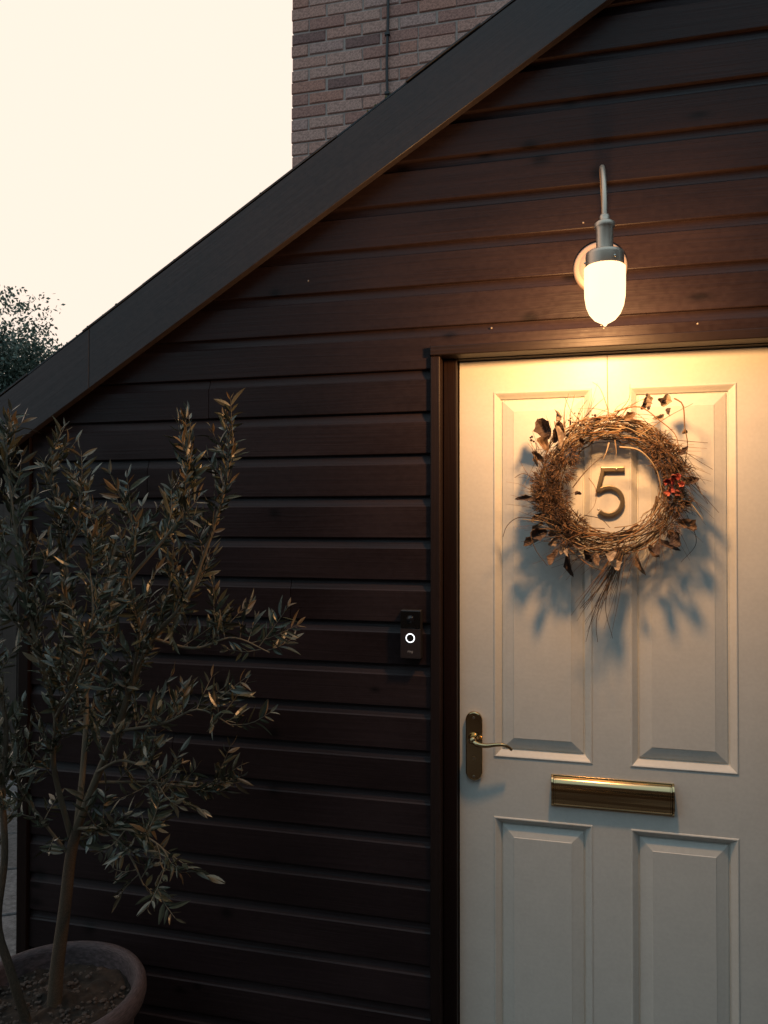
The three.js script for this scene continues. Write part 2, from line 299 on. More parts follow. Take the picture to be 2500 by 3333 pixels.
{
  const openings = [[-0.218, 0.0375, 0.976, 1.952], [0.1305, 0.3875, 0.976, 1.952], [-0.218, 0.0375, 0.185, 0.819], [0.1305, 0.3875, 0.185, 0.819]];
  const sh = new THREE.Shape([[DX0, DY0], [DX1, DY0], [DX1, DY1 - 0.014], [DX0, DY1 - 0.014]].map(p => new THREE.Vector2(...p)));
  for (const [a, b, c, d] of openings) sh.holes.push(new THREE.Path([[a, c], [a, d], [b, d], [b, c]].map(p => new THREE.Vector2(...p))));
  const g = new THREE.ExtrudeGeometry(sh, { depth: 0.044, bevelEnabled: false }); g.translate(0, 0, DZ - 0.044);
  part('leaf_frame', boxUV(g.index ? g.toNonIndexed() : g), doorPaint, door);
  // moulding: ovolo down to a groove, then a wide bevel up to the raised field
  const prof = [[0, 0.0002], [0.0015, 0.0022], [0.004, 0.0028], [0.0065, 0.001], [0.010, -0.0025], [0.0145, -0.0075], [0.0178, -0.0105], [0.0184, -0.0165], [0.0224, -0.0168], [0.0238, -0.0128], [0.036, -0.0078], [0.052, -0.0028], [0.0535, -0.0014]];
  for (const [a, b, c, d] of openings) {
    const P = [], U = [], ring = ([o, z]) => [[a + o, c + o, DZ + z], [b - o, c + o, DZ + z], [b - o, d - o, DZ + z], [a + o, d - o, DZ + z]], u = p => [p[0], p[1]];
    for (let i = 0; i < prof.length - 1; i++) { const A = ring(prof[i]), B = ring(prof[i + 1]); for (let e = 0; e < 4; e++) { const f = (e + 1) % 4; quad(P, U, A[e], A[f], B[f], B[e], u(A[e]), u(A[f]), u(B[f]), u(B[e])); } }
    const L = ring(prof[prof.length - 1]); quad(P, U, ...L, ...L.map(u));
    const K = [[a, c, DZ - 0.03], [b, c, DZ - 0.03], [b, d, DZ - 0.03], [a, d, DZ - 0.03]]; quad(P, U, K[0], K[3], K[2], K[1], u(K[0]), u(K[3]), u(K[2]), u(K[1]));
    part('panel', soup(P, U), doorPaint, door);
  }
  // letter plate: bowed brass flap between two ridged ends
  const LX0 = -0.068, LX1 = 0.236, LY = 0.9015, LH = 0.0385;
  const bow = (k, dz) => { const a = []; for (let i = 0; i <= 20; i++) { const t = -Math.PI / 2 + Math.PI * i / 20; a.push([DZ + 0.002 + dz * Math.pow(Math.cos(t), 0.8), LY + k * Math.sin(t)]); } a.push([DZ + 0.0005, LY + k], [DZ + 0.0005, LY - k]); return a; };
  const smooth = g => { g.deleteAttribute('normal'); g.deleteAttribute('uv'); return g; };
  const bowed = (k, dz, x0, x1) => { // smooth along the curve
    const P = [], U = [], N = [], I = [], n = 32; for (const x of [x0, x1]) for (let i = 0; i <= n; i++) { const t = -Math.PI / 2 + Math.PI * i / n; P.push(x, LY + k * Math.sin(t), DZ + 0.001 + dz * Math.cos(t)); const l = Math.hypot(Math.sin(t) / k, Math.cos(t) / dz); N.push(0, Math.sin(t) / k / l, Math.cos(t) / dz / l); U.push(x, t); }
    for (let i = 0; i < n; i++) I.push(i, n + 1 + i, n + 2 + i, i, n + 2 + i, i + 1);
    const caps = []; for (const [o, f] of [[0, 0], [n + 1, 1]]) { const x = f ? x1 : x0, c = P.length / 3; P.push(x, LY, DZ + 0.001); N.push(f ? 1 : -1, 0, 0); U.push(0, 0); const st = P.length / 3; for (let i = 0; i <= n; i++) { P.push(P[(o + i) * 3], P[(o + i) * 3 + 1], P[(o + i) * 3 + 2]); N.push(f ? 1 : -1, 0, 0); U.push(0, 0); } for (let i = 0; i < n; i++) f ? I.push(c, st + i, st + i + 1) : I.push(c, st + i + 1, st + i); }
    const g = new THREE.BufferGeometry(); g.setAttribute('position', new THREE.Float32BufferAttribute(P, 3)); g.setAttribute('normal', new THREE.Float32BufferAttribute(N, 3)); g.setAttribute('uv', new THREE.Float32BufferAttribute(U, 2)); g.setIndex(I); return g;
  };
  part('letter_plate', [bx(LX0, LX1, LY - LH - 0.003, LY + LH + 0.003, DZ + 0.0002, DZ + 0.0042, 0.0015), bowed(LH + 0.0015, 0.0235, LX0 + 0.001, LX0 + 0.006), bowed(LH - 0.001, 0.0225, LX0 + 0.0075, LX0 + 0.0105), bowed(LH + 0.0015, 0.0235, LX1 - 0.006, LX1 - 0.001), bowed(LH - 0.001, 0.0225, LX1 - 0.0105, LX1 - 0.0075)], brass, door, 'polished brass letter plate');
  part('letter_flap', bowed(LH - 0.0005, 0.0222, LX0 + 0.0112, LX1 - 0.0112), brass, door);
  // lever handle on a long rounded back plate
  const hx = -0.2695, hw = 0.0225, hy0 = 0.912, hy1 = 1.092, s = new THREE.Shape();
  s.moveTo(hx - hw, hy0 + hw); s.absarc(hx, hy0 + hw, hw, Math.PI, Math.PI * 2); s.lineTo(hx + hw, hy1 - 0.018); s.absarc(hx, hy1 - 0.019, hw, 0, Math.PI); s.closePath();
  const pg = new THREE.ExtrudeGeometry(s, { depth: 0.003, bevelEnabled: true, bevelSize: 0.0045, bevelOffset: -0.0045, bevelThickness: 0.005, bevelSegments: 5, curveSegments: 20 }); pg.translate(0, 0, DZ + 0.0055);
  part('handle_plate', pg, brass, door, 'brass back plate of the lever handle');
  const boss = new THREE.LatheGeometry([[0, 0.034], [0.006, 0.034], [0.0095, 0.031], [0.0105, 0.026], [0.009, 0.02], [0.0095, 0.012], [0.0135, 0.006], [0.015, 0.001], [0.015, -0.001]].map(p => new THREE.Vector2(...p)), 24); boss.rotateX(Math.PI / 2); boss.translate(hx, 1.026, DZ + 0.012);
  const lev = taper([[hx - 0.002, 1.026, DZ + 0.038], [hx + 0.012, 1.019, DZ + 0.044], [hx + 0.035, 1.017, DZ + 0.047], [hx + 0.06, 1.021, DZ + 0.047], [hx + 0.08, 1.022, DZ + 0.045], [hx + 0.094, 1.016, DZ + 0.041], [hx + 0.101, 1.01, DZ + 0.038]], 0.0072, 0.0038, 36, 12);
  const tip = new THREE.SphereGeometry(0.0042, 12, 8); tip.translate(hx + 0.101, 1.01, DZ + 0.038); const knob = new THREE.SphereGeometry(0.0098, 16, 12); knob.translate(hx, 1.026, DZ + 0.038);
  part('handle_lever', [boss, lev, tip, knob], brass, door, 'curved brass door lever');
  const key = new THREE.CylinderGeometry(0.0055, 0.0055, 0.003, 16); key.rotateX(Math.PI / 2); key.translate(hx, 0.972, DZ + 0.0135);
  part('keyhole_cover', key, agedBrass, door);
  for (const y of [hy0 + 0.012, hy1 - 0.012]) { const c = new THREE.CylinderGeometry(0.003, 0.0035, 0.0016, 12); c.rotateX(Math.PI / 2); c.translate(hx, y, DZ + 0.0139); part('screw', c, steel, door); }
  // house number 5
  const cx = 0.0785, cy = 1.6575, R = 0.0345, line = [];
  for (let i = 0; i <= 40; i++) { const a = (2.33 - 4.62 * i / 40) + 0.0; line.push([cx + R * Math.cos(a), cy + R * Math.sin(a) * 1.02]); }
  const outline = (pts, w) => { const L = [], Rr = []; for (let i = 0; i < pts.length; i++) { const a = pts[Math.max(0, i - 1)], b = pts[Math.min(pts.length - 1, i + 1)], l = Math.hypot(b[0] - a[0], b[1] - a[1]), nx = -(b[1] - a[1]) / l, ny = (b[0] - a[0]) / l, k = typeof w === 'function' ? w(i / (pts.length - 1)) : w; L.push([pts[i][0] + nx * k, pts[i][1] + ny * k]); Rr.push([pts[i][0] - nx * k, pts[i][1] - ny * k]); } return new THREE.Shape([...L, ...Rr.reverse()].map(p => new THREE.Vector2(...p))); };
  const ex = (s, z = 0) => { const g = new THREE.ExtrudeGeometry(s, { depth: 0.005, bevelEnabled: true, bevelSize: 0.0022, bevelOffset: -0.0022, bevelThickness: 0.0022, bevelSegments: 3 }); g.translate(0, 0, DZ + 0.0045 + z); return g.index ? g.toNonIndexed() : g; };
  const five = [ex(outline(line, 0.0056)), ex(outline([[0.0515, 1.6795], [0.0655, 1.7385]], 0.0054), 0.0001), ex(outline([[0.0595, 1.7390], [0.1185, 1.7390]], 0.0066), 0.0002)];
  const num = part('house_number', five, agedBrass, door, 'aged brass house number 5');
  for (const [x, y] of [[0.0985, 1.739], [0.0535, 1.6355]]) { const c = new THREE.SphereGeometry(0.003, 12, 6); c.scale(1, 1, 0.5); c.translate(x, y, DZ + 0.0122); part('screw', c, steel, door); }
}

// ---------------------------------------------------------------- wall lamp
const LAMP = V(0.058, 2.092, 0.32);
{
  const lx = LAMP.x, lz = LAMP.z, lamp = thing('wall_lamp', 'lit well glass lamp on metal swan neck above the pale door', 'lamp', [lx, 2.24, 0]);
  const lathe = (pts, m, name, y0) => { const g = new THREE.LatheGeometry(pts.map(p => new THREE.Vector2(...p)), 40); g.translate(lx, y0, lz); return part(name, g, m, lamp); };
  const pl = new THREE.LatheGeometry([[0, 0.03], [0.012, 0.03], [0.02, 0.024], [0.034, 0.02], [0.046, 0.0185], [0.05, 0.014], [0.054, 0.0135], [0.0605, 0.0135], [0.0645, 0.010], [0.066, 0.003], [0.066, 0.0]].map(p => new THREE.Vector2(...p)), 48);
  pl.rotateX(Math.PI / 2); pl.translate(lx, 2.242, 0.001); part('wall_plate', pl, castMetal, lamp);
  part('swan_neck', tube([[lx + 0.004, 2.242, 0.026], [lx + 0.006, 2.247, 0.045], [lx + 0.008, 2.29, 0.07], [lx + 0.006, 2.345, 0.1], [lx + 0.002, 2.388, 0.14], [lx - 0.001, 2.404, 0.185], [lx - 0.002, 2.394, 0.232], [lx - 0.001, 2.358, 0.275], [lx, 2.31, 0.306], [lx, 2.25, lz], [lx, 2.21, lz]], 0.0057, 60, 12), nickel, lamp);
  lathe([[0.0, 0.048], [0.0085, 0.048], [0.0105, 0.044], [0.0105, 0.036], [0.0165, 0.033], [0.021, 0.029], [0.0215, 0.02], [0.018, 0.017], [0.0175, -0.026], [0.0215, -0.03], [0.034, -0.031], [0.0385, -0.034], [0.0395, -0.04], [0.0395, -0.062], [0.0375, -0.064], [0.0, -0.064]], nickel, 'lamp_cap', 2.205);
  for (const a of [0.5, 2.6, 4.7]) { const c = new THREE.SphereGeometry(0.0032, 10, 6); c.translate(lx + 0.0395 * Math.sin(a), 2.17, lz + 0.0395 * Math.cos(a)); c.translate(0, -0.017, 0); part('screw', c, steel, lamp); }
  const glow = new THREE.MeshStandardMaterial({ color: 0x000000, roughness: 0.25, emissive: new THREE.Color().setRGB(1.0, 0.66, 0.35), emissiveIntensity: 2.4 });
  lathe([[0.0, 0.041], [0.038, 0.041], [0.0425, 0.037], [0.0425, 0.0], [0.0418, -0.024], [0.0385, -0.044], [0.032, -0.06], [0.022, -0.072], [0.011, -0.0785], [0.0055, -0.081], [0.003, -0.0855], [0, -0.087]], glow, 'glass_globe', LAMP.y + 0.01);
  const light = new THREE.PointLight(new THREE.Color().setRGB(1.0, 0.50, 0.19), 2.25, 0, 2);
  light.position.set(0, LAMP.y - 0.002 - 2.24, lz); light.castShadow = true; light.shadow.radius = 1.9; light.name = 'lamp_light'; lamp.add(light);
}

// ---------------------------------------------------------------- video doorbell
{
  const bell = thing('video_doorbell', 'slim black video doorbell with a glowing white button ring', 'doorbell', [-0.425, 1.245, 0.0]);
  const x0 = -0.4535, x1 = -0.3965;
  part('body', bx(x0, x1, 1.243, 1.372, 0.0002, 0.022, 0.004), std([0.010, 0.008, 0.008], 0.55), bell);
  part('camera_panel', bx(x0 + 0.002, x1 - 0.002, 1.324, 1.3695, 0.0222, 0.0262, 0.0018), phys([0.006, 0.006, 0.006], 0.08), bell);
  const lens = new THREE.LatheGeometry([[0, 0.004], [0.004, 0.0034], [0.0068, 0.0016], [0.0074, 0], [0.009, 0.0008], [0.0098, 0]].map(p => new THREE.Vector2(...p)), 28); lens.rotateX(Math.PI / 2); lens.translate(-0.425, 1.348, 0.0264);
  part('camera_lens', lens, phys([0.01, 0.01, 0.012], 0.05), bell);
  part('face_plate', bx(x0 + 0.0015, x1 - 0.0015, 1.2448, 1.3225, 0.0222, 0.0252, 0.0012), std([0.022, 0.014, 0.013], 0.5), bell);
  const btn = new THREE.CylinderGeometry(0.0103, 0.0103, 0.0016, 32); btn.rotateX(Math.PI / 2); btn.translate(-0.4255, 1.2985, 0.0258); part('button', btn, std([0.012, 0.01, 0.01], 0.4), bell);
  const ring = new THREE.TorusGeometry(0.0108, 0.0014, 10, 48); ring.translate(-0.4255, 1.2985, 0.0258);
  part('light_ring', ring, new THREE.MeshStandardMaterial({ color: 0x000000, emissive: new THREE.Color().setRGB(0.95, 0.97, 1.0), emissiveIntensity: 2.2 }), bell, 'glowing white ring round the button');
  const font = await new FontLoader().loadAsync('fonts/droid/droid_sans_bold.typeface.json');
  const tg = new TextGeometry('ring', { font, size: 0.0056, depth: 0.0003, curveSegments: 4 }); tg.computeBoundingBox(); const bb = tg.boundingBox; tg.translate(-0.4255 - (bb.max.x + bb.min.x) / 2, 1.2605, 0.0252);
  part('lettering', tg, std([0.30, 0.28, 0.27], 0.5), bell);
}

seed = 5104;
// ---------------------------------------------------------------- wreath
{
  const C = V(0.077, 1.696, -0.022), wr = thing('dried_wreath', 'wreath of dried twigs, grasses and leaves hanging on the pale door', 'wreath', [C.x, C.y, C.z]);
  const straw = [[0.30, 0.20, 0.10], [0.20, 0.115, 0.05], [0.12, 0.07, 0.035], [0.25, 0.12, 0.045], [0.065, 0.04, 0.026], [0.36, 0.27, 0.16]].map(c => std(c, 0.75));
  // local frame: angle a from +x counter-clockwise, r out from the centre, z out of the door
  const at = (a, r, z) => V(C.x + r * Math.cos(a), C.y + r * Math.sin(a), C.z + z);
  const px = (X, Y, z) => V(C.x + (X - 1318) * 0.00113, C.y - (Y - 1058) * 0.00117 + (X - 1318) * 0.00006, C.z + z);     // offsets measured off the photograph, in metres
  // woven core: many long bent stems
  const bundles = straw.map(() => []);
  for (let i = 0; i < 340; i++) {
    let a0 = rr(0, Math.PI * 2); if (Math.abs(Math.cos(a0)) > 0.8 && rnd() < 0.45) a0 += 1.57;                    // straw lies thickest along the top and the bottom
    const span = rr(0.5, 1.5) * (rnd() < 0.85 ? -1 : 1), ph = rr(0, 6.28), tw = rr(-1.6, 1.6), m = Math.sqrt(rnd()) * (0.027 + 0.012 * rnd()), pts = [];
    const flare = rnd() < 0.4 ? rr(0.005, 0.05) : 0, lift = rr(-0.012, 0.012);
    for (let k = 0; k <= 7; k++) { const t = k / 7, a = a0 + span * t, q = ph + tw * t; pts.push(at(a, 0.148 + m * Math.cos(q) + flare * t * t * t + lift * (t - 0.5) * 1.6 + rr(-0.0045, 0.0045), 0.004 + m * 1.05 * Math.sin(q) + rr(-0.002, 0.002))); }
    bundles[Math.floor(rnd() * 6)].push(taper(pts, rr(0.0008, 0.0023), 0.0004, 14, 5));
  }
  bundles.forEach((b, i) => { part('woven_stems', b, straw[i], wr).userData.kind = 'stuff'; });
  // stray stems drawn one by one: [colour, radius, points X,Y,z]
  const strays = [
    [3, 0.0016, [[1330, 905, .05], [1380, 900, .055], [1420, 930, .055], [1455, 965, .05], [1462, 1000, .045]]], [1, 0.0016, [[1452, 888, .05], [1468, 900, .05], [1474, 950, .045], [1480, 985, .04], [1474, 1030, .03]]],
    [0, 0.0011, [[1290, 930, .04], [1350, 900, .05], [1400, 880, .05]]], [0, 0.001, [[1320, 915, .04], [1310, 880, .045], [1297, 850, .05], [1283, 838, .05]]], [0, 0.001, [[1330, 915, .04], [1360, 880, .05], [1362, 850, .05]]],
    [0, 0.0011, [[1380, 960, .04], [1440, 925, .05], [1490, 902, .05]]], [2, 0.0011, [[1400, 960, .04], [1460, 975, .045], [1520, 985, .045]]], [2, 0.001, [[1400, 970, .04], [1450, 985, .045], [1500, 1020, .045], [1530, 1040, .04]]],
    [5, 0.0016, [[1455, 1000, .03], [1490, 1060, .04], [1508, 1090, .045]]], [5, 0.0018, [[1475, 1090, .03], [1495, 1120, .04], [1510, 1142, .045]]], [2, 0.001, [[1460, 1040, .03], [1510, 1090, .03], [1545, 1130, .02]]],
    [1, 0.001, [[1280, 940, .05], [1240, 900, .055], [1225, 868, .055]]], [1, 0.0009, [[1235, 960, .05], [1235, 910, .055], [1245, 862, .05]]], [1, 0.0009, [[1225, 960, .05], [1222, 905, .055], [1232, 858, .05]]], [1, 0.0009, [[1240, 950, .05], [1255, 900, .055], [1272, 875, .05]]],
    [2, 0.0013, [[1185, 1020, .03], [1165, 985, .035], [1158, 955, .035], [1150, 950, .035]]], [2, 0.0013, [[1180, 1060, .03], [1150, 1030, .035], [1130, 1022, .035], [1112, 1030, .03]]],
    [4, 0.0013, [[1230, 1140, .03], [1180, 1105, .04], [1140, 1082, .04]]], [4, 0.0014, [[1230, 1145, .03], [1170, 1125, .04], [1120, 1118, .04], [1095, 1135, .035], [1086, 1158, .03]]], [5, 0.0013, [[1230, 1150, .03], [1170, 1128, .045], [1130, 1122, .045]]],
    [2, 0.0014, [[1225, 1150, .03], [1170, 1145, .05], [1150, 1148, .05], [1158, 1185, .05], [1185, 1225, .04]]], [1, 0.001, [[1250, 1175, .02], [1200, 1140, .045], [1150, 1110, .045]]],
    [4, 0.0013, [[1350, 1200, .03], [1310, 1260, .035], [1255, 1320, .03]]], [2, 0.0015, [[1345, 1200, .03], [1300, 1270, .04], [1262, 1318, .035]]], [2, 0.0012, [[1335, 1230, .03], [1300, 1300, .04], [1290, 1355, .035], [1293, 1392, .03]]],
    [4, 0.001, [[1325, 1235, .03], [1310, 1320, .035], [1325, 1385, .03]]], [4, 0.001, [[1300, 1290, .03], [1280, 1345, .03], [1268, 1392, .025]]], [3, 0.0012, [[1230, 1190, .03], [1280, 1230, .04], [1310, 1240, .04], [1335, 1235, .035]]],
    [0, 0.0013, [[1240, 1195, .03], [1290, 1190, .045], [1350, 1175, .045]]], [0, 0.0011, [[1330, 1150, .02], [1370, 1145, .03], [1420, 1115, .03], [1430, 1080, .03]]], [4, 0.0011, [[1265, 1120, .03], [1300, 1130, .04], [1320, 1150, .045]]], [3, 0.0016, [[1340, 1180, .05], [1390, 1150, .055], [1425, 1105, .05]]],
    [5, 0.0022, [[1340, 980, .04], [1380, 990, .045], [1415, 1030, .04], [1428, 1080, .035]]], [2, 0.0012, [[1240, 1060, .03], [1265, 1030, .03], [1300, 1000, .03], [1330, 985, .03]]], [5, 0.0019, [[1318, 970, .05], [1312, 990, .055], [1305, 1005, .055]]], [0, 0.0014, [[1330, 965, .05], [1333, 990, .05], [1332, 1000, .05]]],
    [3, 0.0007, [[1275, 1040, .02], [1290, 1065, .02], [1287, 1100, .02], [1265, 1125, .02]]], [4, 0.0009, [[1480, 1130, .02], [1500, 1190, .01], [1470, 1230, .0]]], [2, 0.0011, [[1440, 1000, .04], [1480, 1045, .05], [1520, 1110, .04]]],
  ];
  strays.forEach(([c, r, pts], i) => part('stem' + (i ? '_' + String(i).padStart(3, '0') : ''), taper(pts.map(p => px(...p)), r * 1.25, r * 0.5, 18, 5), straw[c], wr));
  for (let i = 0; i < 26; i++) { const f = rnd(), X = 1345 + rr(-14, 10), Y = 1195 + rr(-10, 20), ex = X - (20 + 75 * f) + rr(-8, 8), ey = Y + 70 + rr(0, 90) + 35 * (1 - f); part('trailing_stem' + (i ? '_' + String(i).padStart(3, '0') : ''), taper([px(X, Y, 0.03), px((X + ex) / 2 + rr(-6, 10), (Y + ey) / 2, rr(0.03, 0.045)), px(ex, ey, rr(0.015, 0.035))], rr(0.0007, 0.0015), 0.0003, 10, 5), straw[[1, 2, 4, 2, 3][i % 5]], wr); }
  for (let i = 0; i < 34; i++) { const L = i % 2, X = L ? rr(1195, 1235) : rr(1435, 1475), Y = L ? rr(1090, 1170) : rr(990, 1130), ex = X + (L ? -rr(40, 95) : rr(25, 65)), ey = Y + (L ? rr(-40, 25) : rr(15, 80)); part('stray_grass' + (i ? '_' + String(i).padStart(3, '0') : ''), taper([px(X, Y, 0.025), px((X + ex) / 2, (Y + ey) / 2 - rr(0, 12), rr(0.03, 0.05)), px(ex, ey, rr(0.0, 0.04))], rr(0.0006, 0.0012), 0.0003, 10, 5), straw[[4, 2, 1, 5, 0][i % 5]], wr); }
  // random fine grass ends leaving the ring
  const wisps = [[], []];
  for (let i = 0; i < 230; i++) {
    const a = rr(0, 6.283), d = a - rr(0.35, 1.0), r = rr(0.12, 0.19), l = rr(0.03, 0.085) * (Math.sin(a) < -0.3 ? 1.25 : 1), z = rr(-0.01, 0.045), p0 = at(a, r, z), dir = V(Math.cos(d), Math.sin(d), rr(-0.1, 0.35));
    if (r < 0.13 && rnd() < 0.6) continue;
    const p1 = p0.clone().addScaledVector(dir, l * 0.5), p2 = p0.clone().addScaledVector(dir, l).add(V(rr(-.008, .008), rr(-.014, .004), 0));
    if (p2.z < DZ + 0.006) p2.z = DZ + 0.006;
    wisps[i % 2].push(taper([p0, p1, p2], rr(0.0005, 0.001), 0.00025, 6, 4));
  }
  wisps.forEach((w, i) => part('fine_grass', w, straw[i ? 2 : 3], wr).userData.kind = 'stuff');
  // feathery seed heads on the left and right limbs
  const fluff = [[], []];
  for (const [X, Y, R, n] of [[1185, 1060, .036, 520], [1195, 1105, .036, 480], [1215, 1020, .034, 420], [1230, 985, .028, 260], [1175, 1085, .026, 260], [1165, 1065, .02, 120], [1440, 1010, .036, 420], [1460, 1045, .033, 330], [1455, 1100, .034, 330], [1245, 1140, .028, 260], [1420, 980, .032, 260], [1440, 1150, .03, 220], [1225, 1165, .024, 200], [1205, 1085, .04, 300], [1175, 1040, .028, 260], [1200, 1000, .026, 220], [1215, 1125, .03, 260]]) {
    for (let i = 0; i < n; i++) {
      const p = px(X, Y, 0.022), q = V(rr(-1, 1), rr(-1, 1), rr(-0.5, 1)).normalize(); p.addScaledVector(q, R * Math.cbrt(rnd())); const e = p.clone().addScaledVector(q, rr(0.006, 0.014)).add(V(rr(-.004, .004), rr(-.004, .004), 0));
      if (p.z < DZ + 0.004 || e.z < DZ + 0.004) continue; fluff[i % 2].push(taper([p, e], 0.0011, 0.0004, 1, 3));
    }
  }
  part('seed_heads', fluff[0], std([0.17, 0.09, 0.045], 0.85), wr).userData.kind = 'stuff';
  part('seed_heads', fluff[1], std([0.085, 0.048, 0.028], 0.85), wr).userData.kind = 'stuff';
  // dried leaves: curled, each one a mesh
  const leafGeo = (L, W, curl, cup) => {
    const P = [], U = [], n = 8, m = 4, f = (i, j) => { const t = i / n, w = W * Math.pow(Math.sin(Math.PI * Math.min(0.999, 0.04 + 0.96 * t)), 0.75) * (1 + 0.16 * Math.sin(t * 17) + 0.1 * Math.sin(t * 31)), s = (j / m - 0.5) * 2; return [s * w + 0.08 * L * Math.sin(2.5 * t), L * (t - curl * t * t * 0.25), curl * L * t * t * 0.7 + cup * w * s * s + 0.0028 * Math.sin(9 * t + 3 * s)]; };
    for (let i = 0; i < n; i++) for (let j = 0; j < m; j++) quad(P, U, f(i, j), f(i, j + 1), f(i + 1, j + 1), f(i + 1, j), [0, 0], [1, 0], [1, 1], [0, 1]);
    return soup(P, U);
  };
  const geos = [leafGeo(0.05, 0.011, 0.5, 0.8), leafGeo(0.062, 0.009, -0.4, 0.9), leafGeo(0.034, 0.0095, 0.9, -0.9), leafGeo(0.042, 0.014, 0.35, 1.1)];
  const lm = [[0.12, 0.07, 0.04], [0.26, 0.20, 0.15], [0.06, 0.035, 0.025], [0.36, 0.28, 0.20], [0.18, 0.11, 0.06]].map(c => phys(c, 0.7, { side: THREE.DoubleSide, transmission: 0.12, thickness: 0 }));
  const spec = [[1190, 950, 3, 2, 1.75, 0.5], [1200, 960, 0, 2, 1.5, -0.1], [1185, 975, 3, 4, 1.2, 0.9], [1205, 915, 2, 1, 1.1, -0.4], [1212, 975, 1, 1, 1.2, 0.1], [1178, 1000, 0, 0, 1, 0.8], [1165, 1010, 1, 4, 0.8, 0.5],
    [1385, 905, 3, 1, 1.0, -0.2], [1402, 905, 0, 1, 1.1, 0.5], [1430, 900, 3, 3, 1.0, -0.3], [1448, 905, 2, 2, 0.9, 2.5], [1436, 893, 2, 2, 0.8, 1.2], [1410, 925, 1, 3, 0.8, -1.2], [1350, 925, 3, 4, 0.9, -1.0], [1300, 925, 2, 2, 0.9, 0.8], [1285, 935, 2, 2, 0.7, 2.0],
    [1205, 1165, 3, 1, 0.9, 2.1], [1225, 1150, 3, 0, 1.0, 0.9], [1235, 1165, 3, 1, 0.9, -0.6], [1215, 1180, 2, 1, 1.1, 3.3], [1240, 1180, 3, 0, 0.9, -2.0], [1190, 1170, 2, 2, 1.0, 1.5], [1230, 1190, 2, 3, 0.8, 2.8], [1250, 1195, 2, 1, 0.8, -2.7],
    [1330, 1200, 3, 3, 1.0, 2.9], [1322, 1215, 3, 3, 1.1, 3.5], [1338, 1218, 2, 1, 1.0, -2.9], [1330, 1235, 2, 3, 0.9, 2.6], [1400, 1190, 0, 0, 1, -2.5], [1420, 1180, 1, 2, 1, -2.1], [1440, 1160, 3, 2, 1.1, -2.3], [1455, 1140, 0, 0, 1, -1.8], [1475, 1110, 1, 2, 1, -1.6], [1465, 1180, 3, 2, 1.1, -2.6], [1430, 1200, 0, 2, 1.1, -3], [1480, 1000, 0, 2, 0.8, -1.2], [1470, 960, 2, 4, 0.8, -0.8],
    [1165, 1120, 0, 0, 1, 2.0], [1160, 1080, 1, 2, 0.9, 1.6], [1160, 1140, 1, 4, 1, 2.3], [1265, 1190, 1, 2, 1, 3.6], [1290, 1200, 0, 4, 0.9, 3.2], [1375, 1205, 1, 4, 1, -2.8], [1260, 975, 0, 2, 0.8, 0.4], [1245, 1075, 2, 2, 0.8, -1], [1170, 1160, 3, 2, 1.3, 1.9], [1150, 1175, 0, 0, 1.2, 2.2], [1195, 1205, 0, 0, 1.2, 2.9], [1220, 1215, 1, 2, 1.2, 3.3], [1485, 1150, 3, 0, 1.2, -2.2], [1490, 1060, 0, 2, 1, -1.5]];
  spec.forEach(([X, Y, g, m, s, turn], i) => {
    const f = Math.hypot(X - 1318, Y - 1058) > 165 && Y > 960 ? 0.9 : 1, p = px(1318 + (X - 1318) * f, 1058 + (Y - 1058) * f, rr(0.022, 0.048)), q = new THREE.Quaternion().setFromEuler(new THREE.Euler(rr(-0.5, 0.5), rr(-0.7, 0.7), turn));
    piece('dried_leaf' + (i ? '_' + String(i).padStart(3, '0') : ''), geos[g], lm[m], wr, p.x, p.y, p.z, q).scale.setScalar(s * 0.85);
  });
  const petal = leafGeo(0.021, 0.0085, 0.6, 1.0), red = phys([0.26, 0.04, 0.03], 0.65, { side: THREE.DoubleSide }), rose = phys([0.42, 0.11, 0.07], 0.65, { side: THREE.DoubleSide });
  const fl = subgroup('red_flower', wr, 'small dried red flower');
  [[1440, 1060, 1.2], [1455, 1055, -0.6], [1462, 1062, -1.4], [1450, 1068, 0.6], [1444, 1074, 2.4], [1440, 1082, 2.9], [1450, 1083, 3.6], [1468, 1070, -1.9], [1446, 1050, 0.3]].forEach(([X, Y, t], i) => { const p = px(1454 + (X - 1454) * 0.62, 1066 + (Y - 1066) * 0.62, 0.05); piece('petal' + (i ? '_' + String(i).padStart(3, '0') : ''), petal, i % 3 === 2 || i > 4 ? rose : red, fl, p.x, p.y, p.z, new THREE.Quaternion().setFromEuler(new THREE.Euler(rr(-0.7, 0.7), rr(-0.7, 0.7), t))); });
  // dark berries / seed clusters
  const berry = new THREE.IcosahedronGeometry(0.0032, 1), bm = std([0.05, 0.03, 0.025], 0.6); let bn = 0;
  for (const [X, Y, n, sp] of [[1290, 915, 7, 9], [1245, 915, 10, 14], [1150, 948, 4, 6], [1260, 930, 5, 9], [1395, 890, 5, 6], [1240, 985, 6, 12]]) for (let i = 0; i < n; i++) { const p = px(X + rr(-sp, sp), Y + rr(-sp, sp), rr(0.03, 0.05)); piece('seed' + (bn ? '_' + String(bn).padStart(3, '0') : ''), berry, bm, wr, p.x, p.y, p.z).scale.setScalar(rr(0.6, 1.2)); bn++; }
  // thread over the door top
  part('hanging_thread', tube([[0.0765, 2.0365, DZ + 0.002], [0.0768, 1.98, DZ + 0.003], [0.0772, 1.92, DZ + 0.008], [0.0778, 1.868, -0.03]], 0.0011, 16, 5), std([0.30, 0.24, 0.16], 0.9), wr, 'thin thread holding the wreath');
}

seed = 5235;
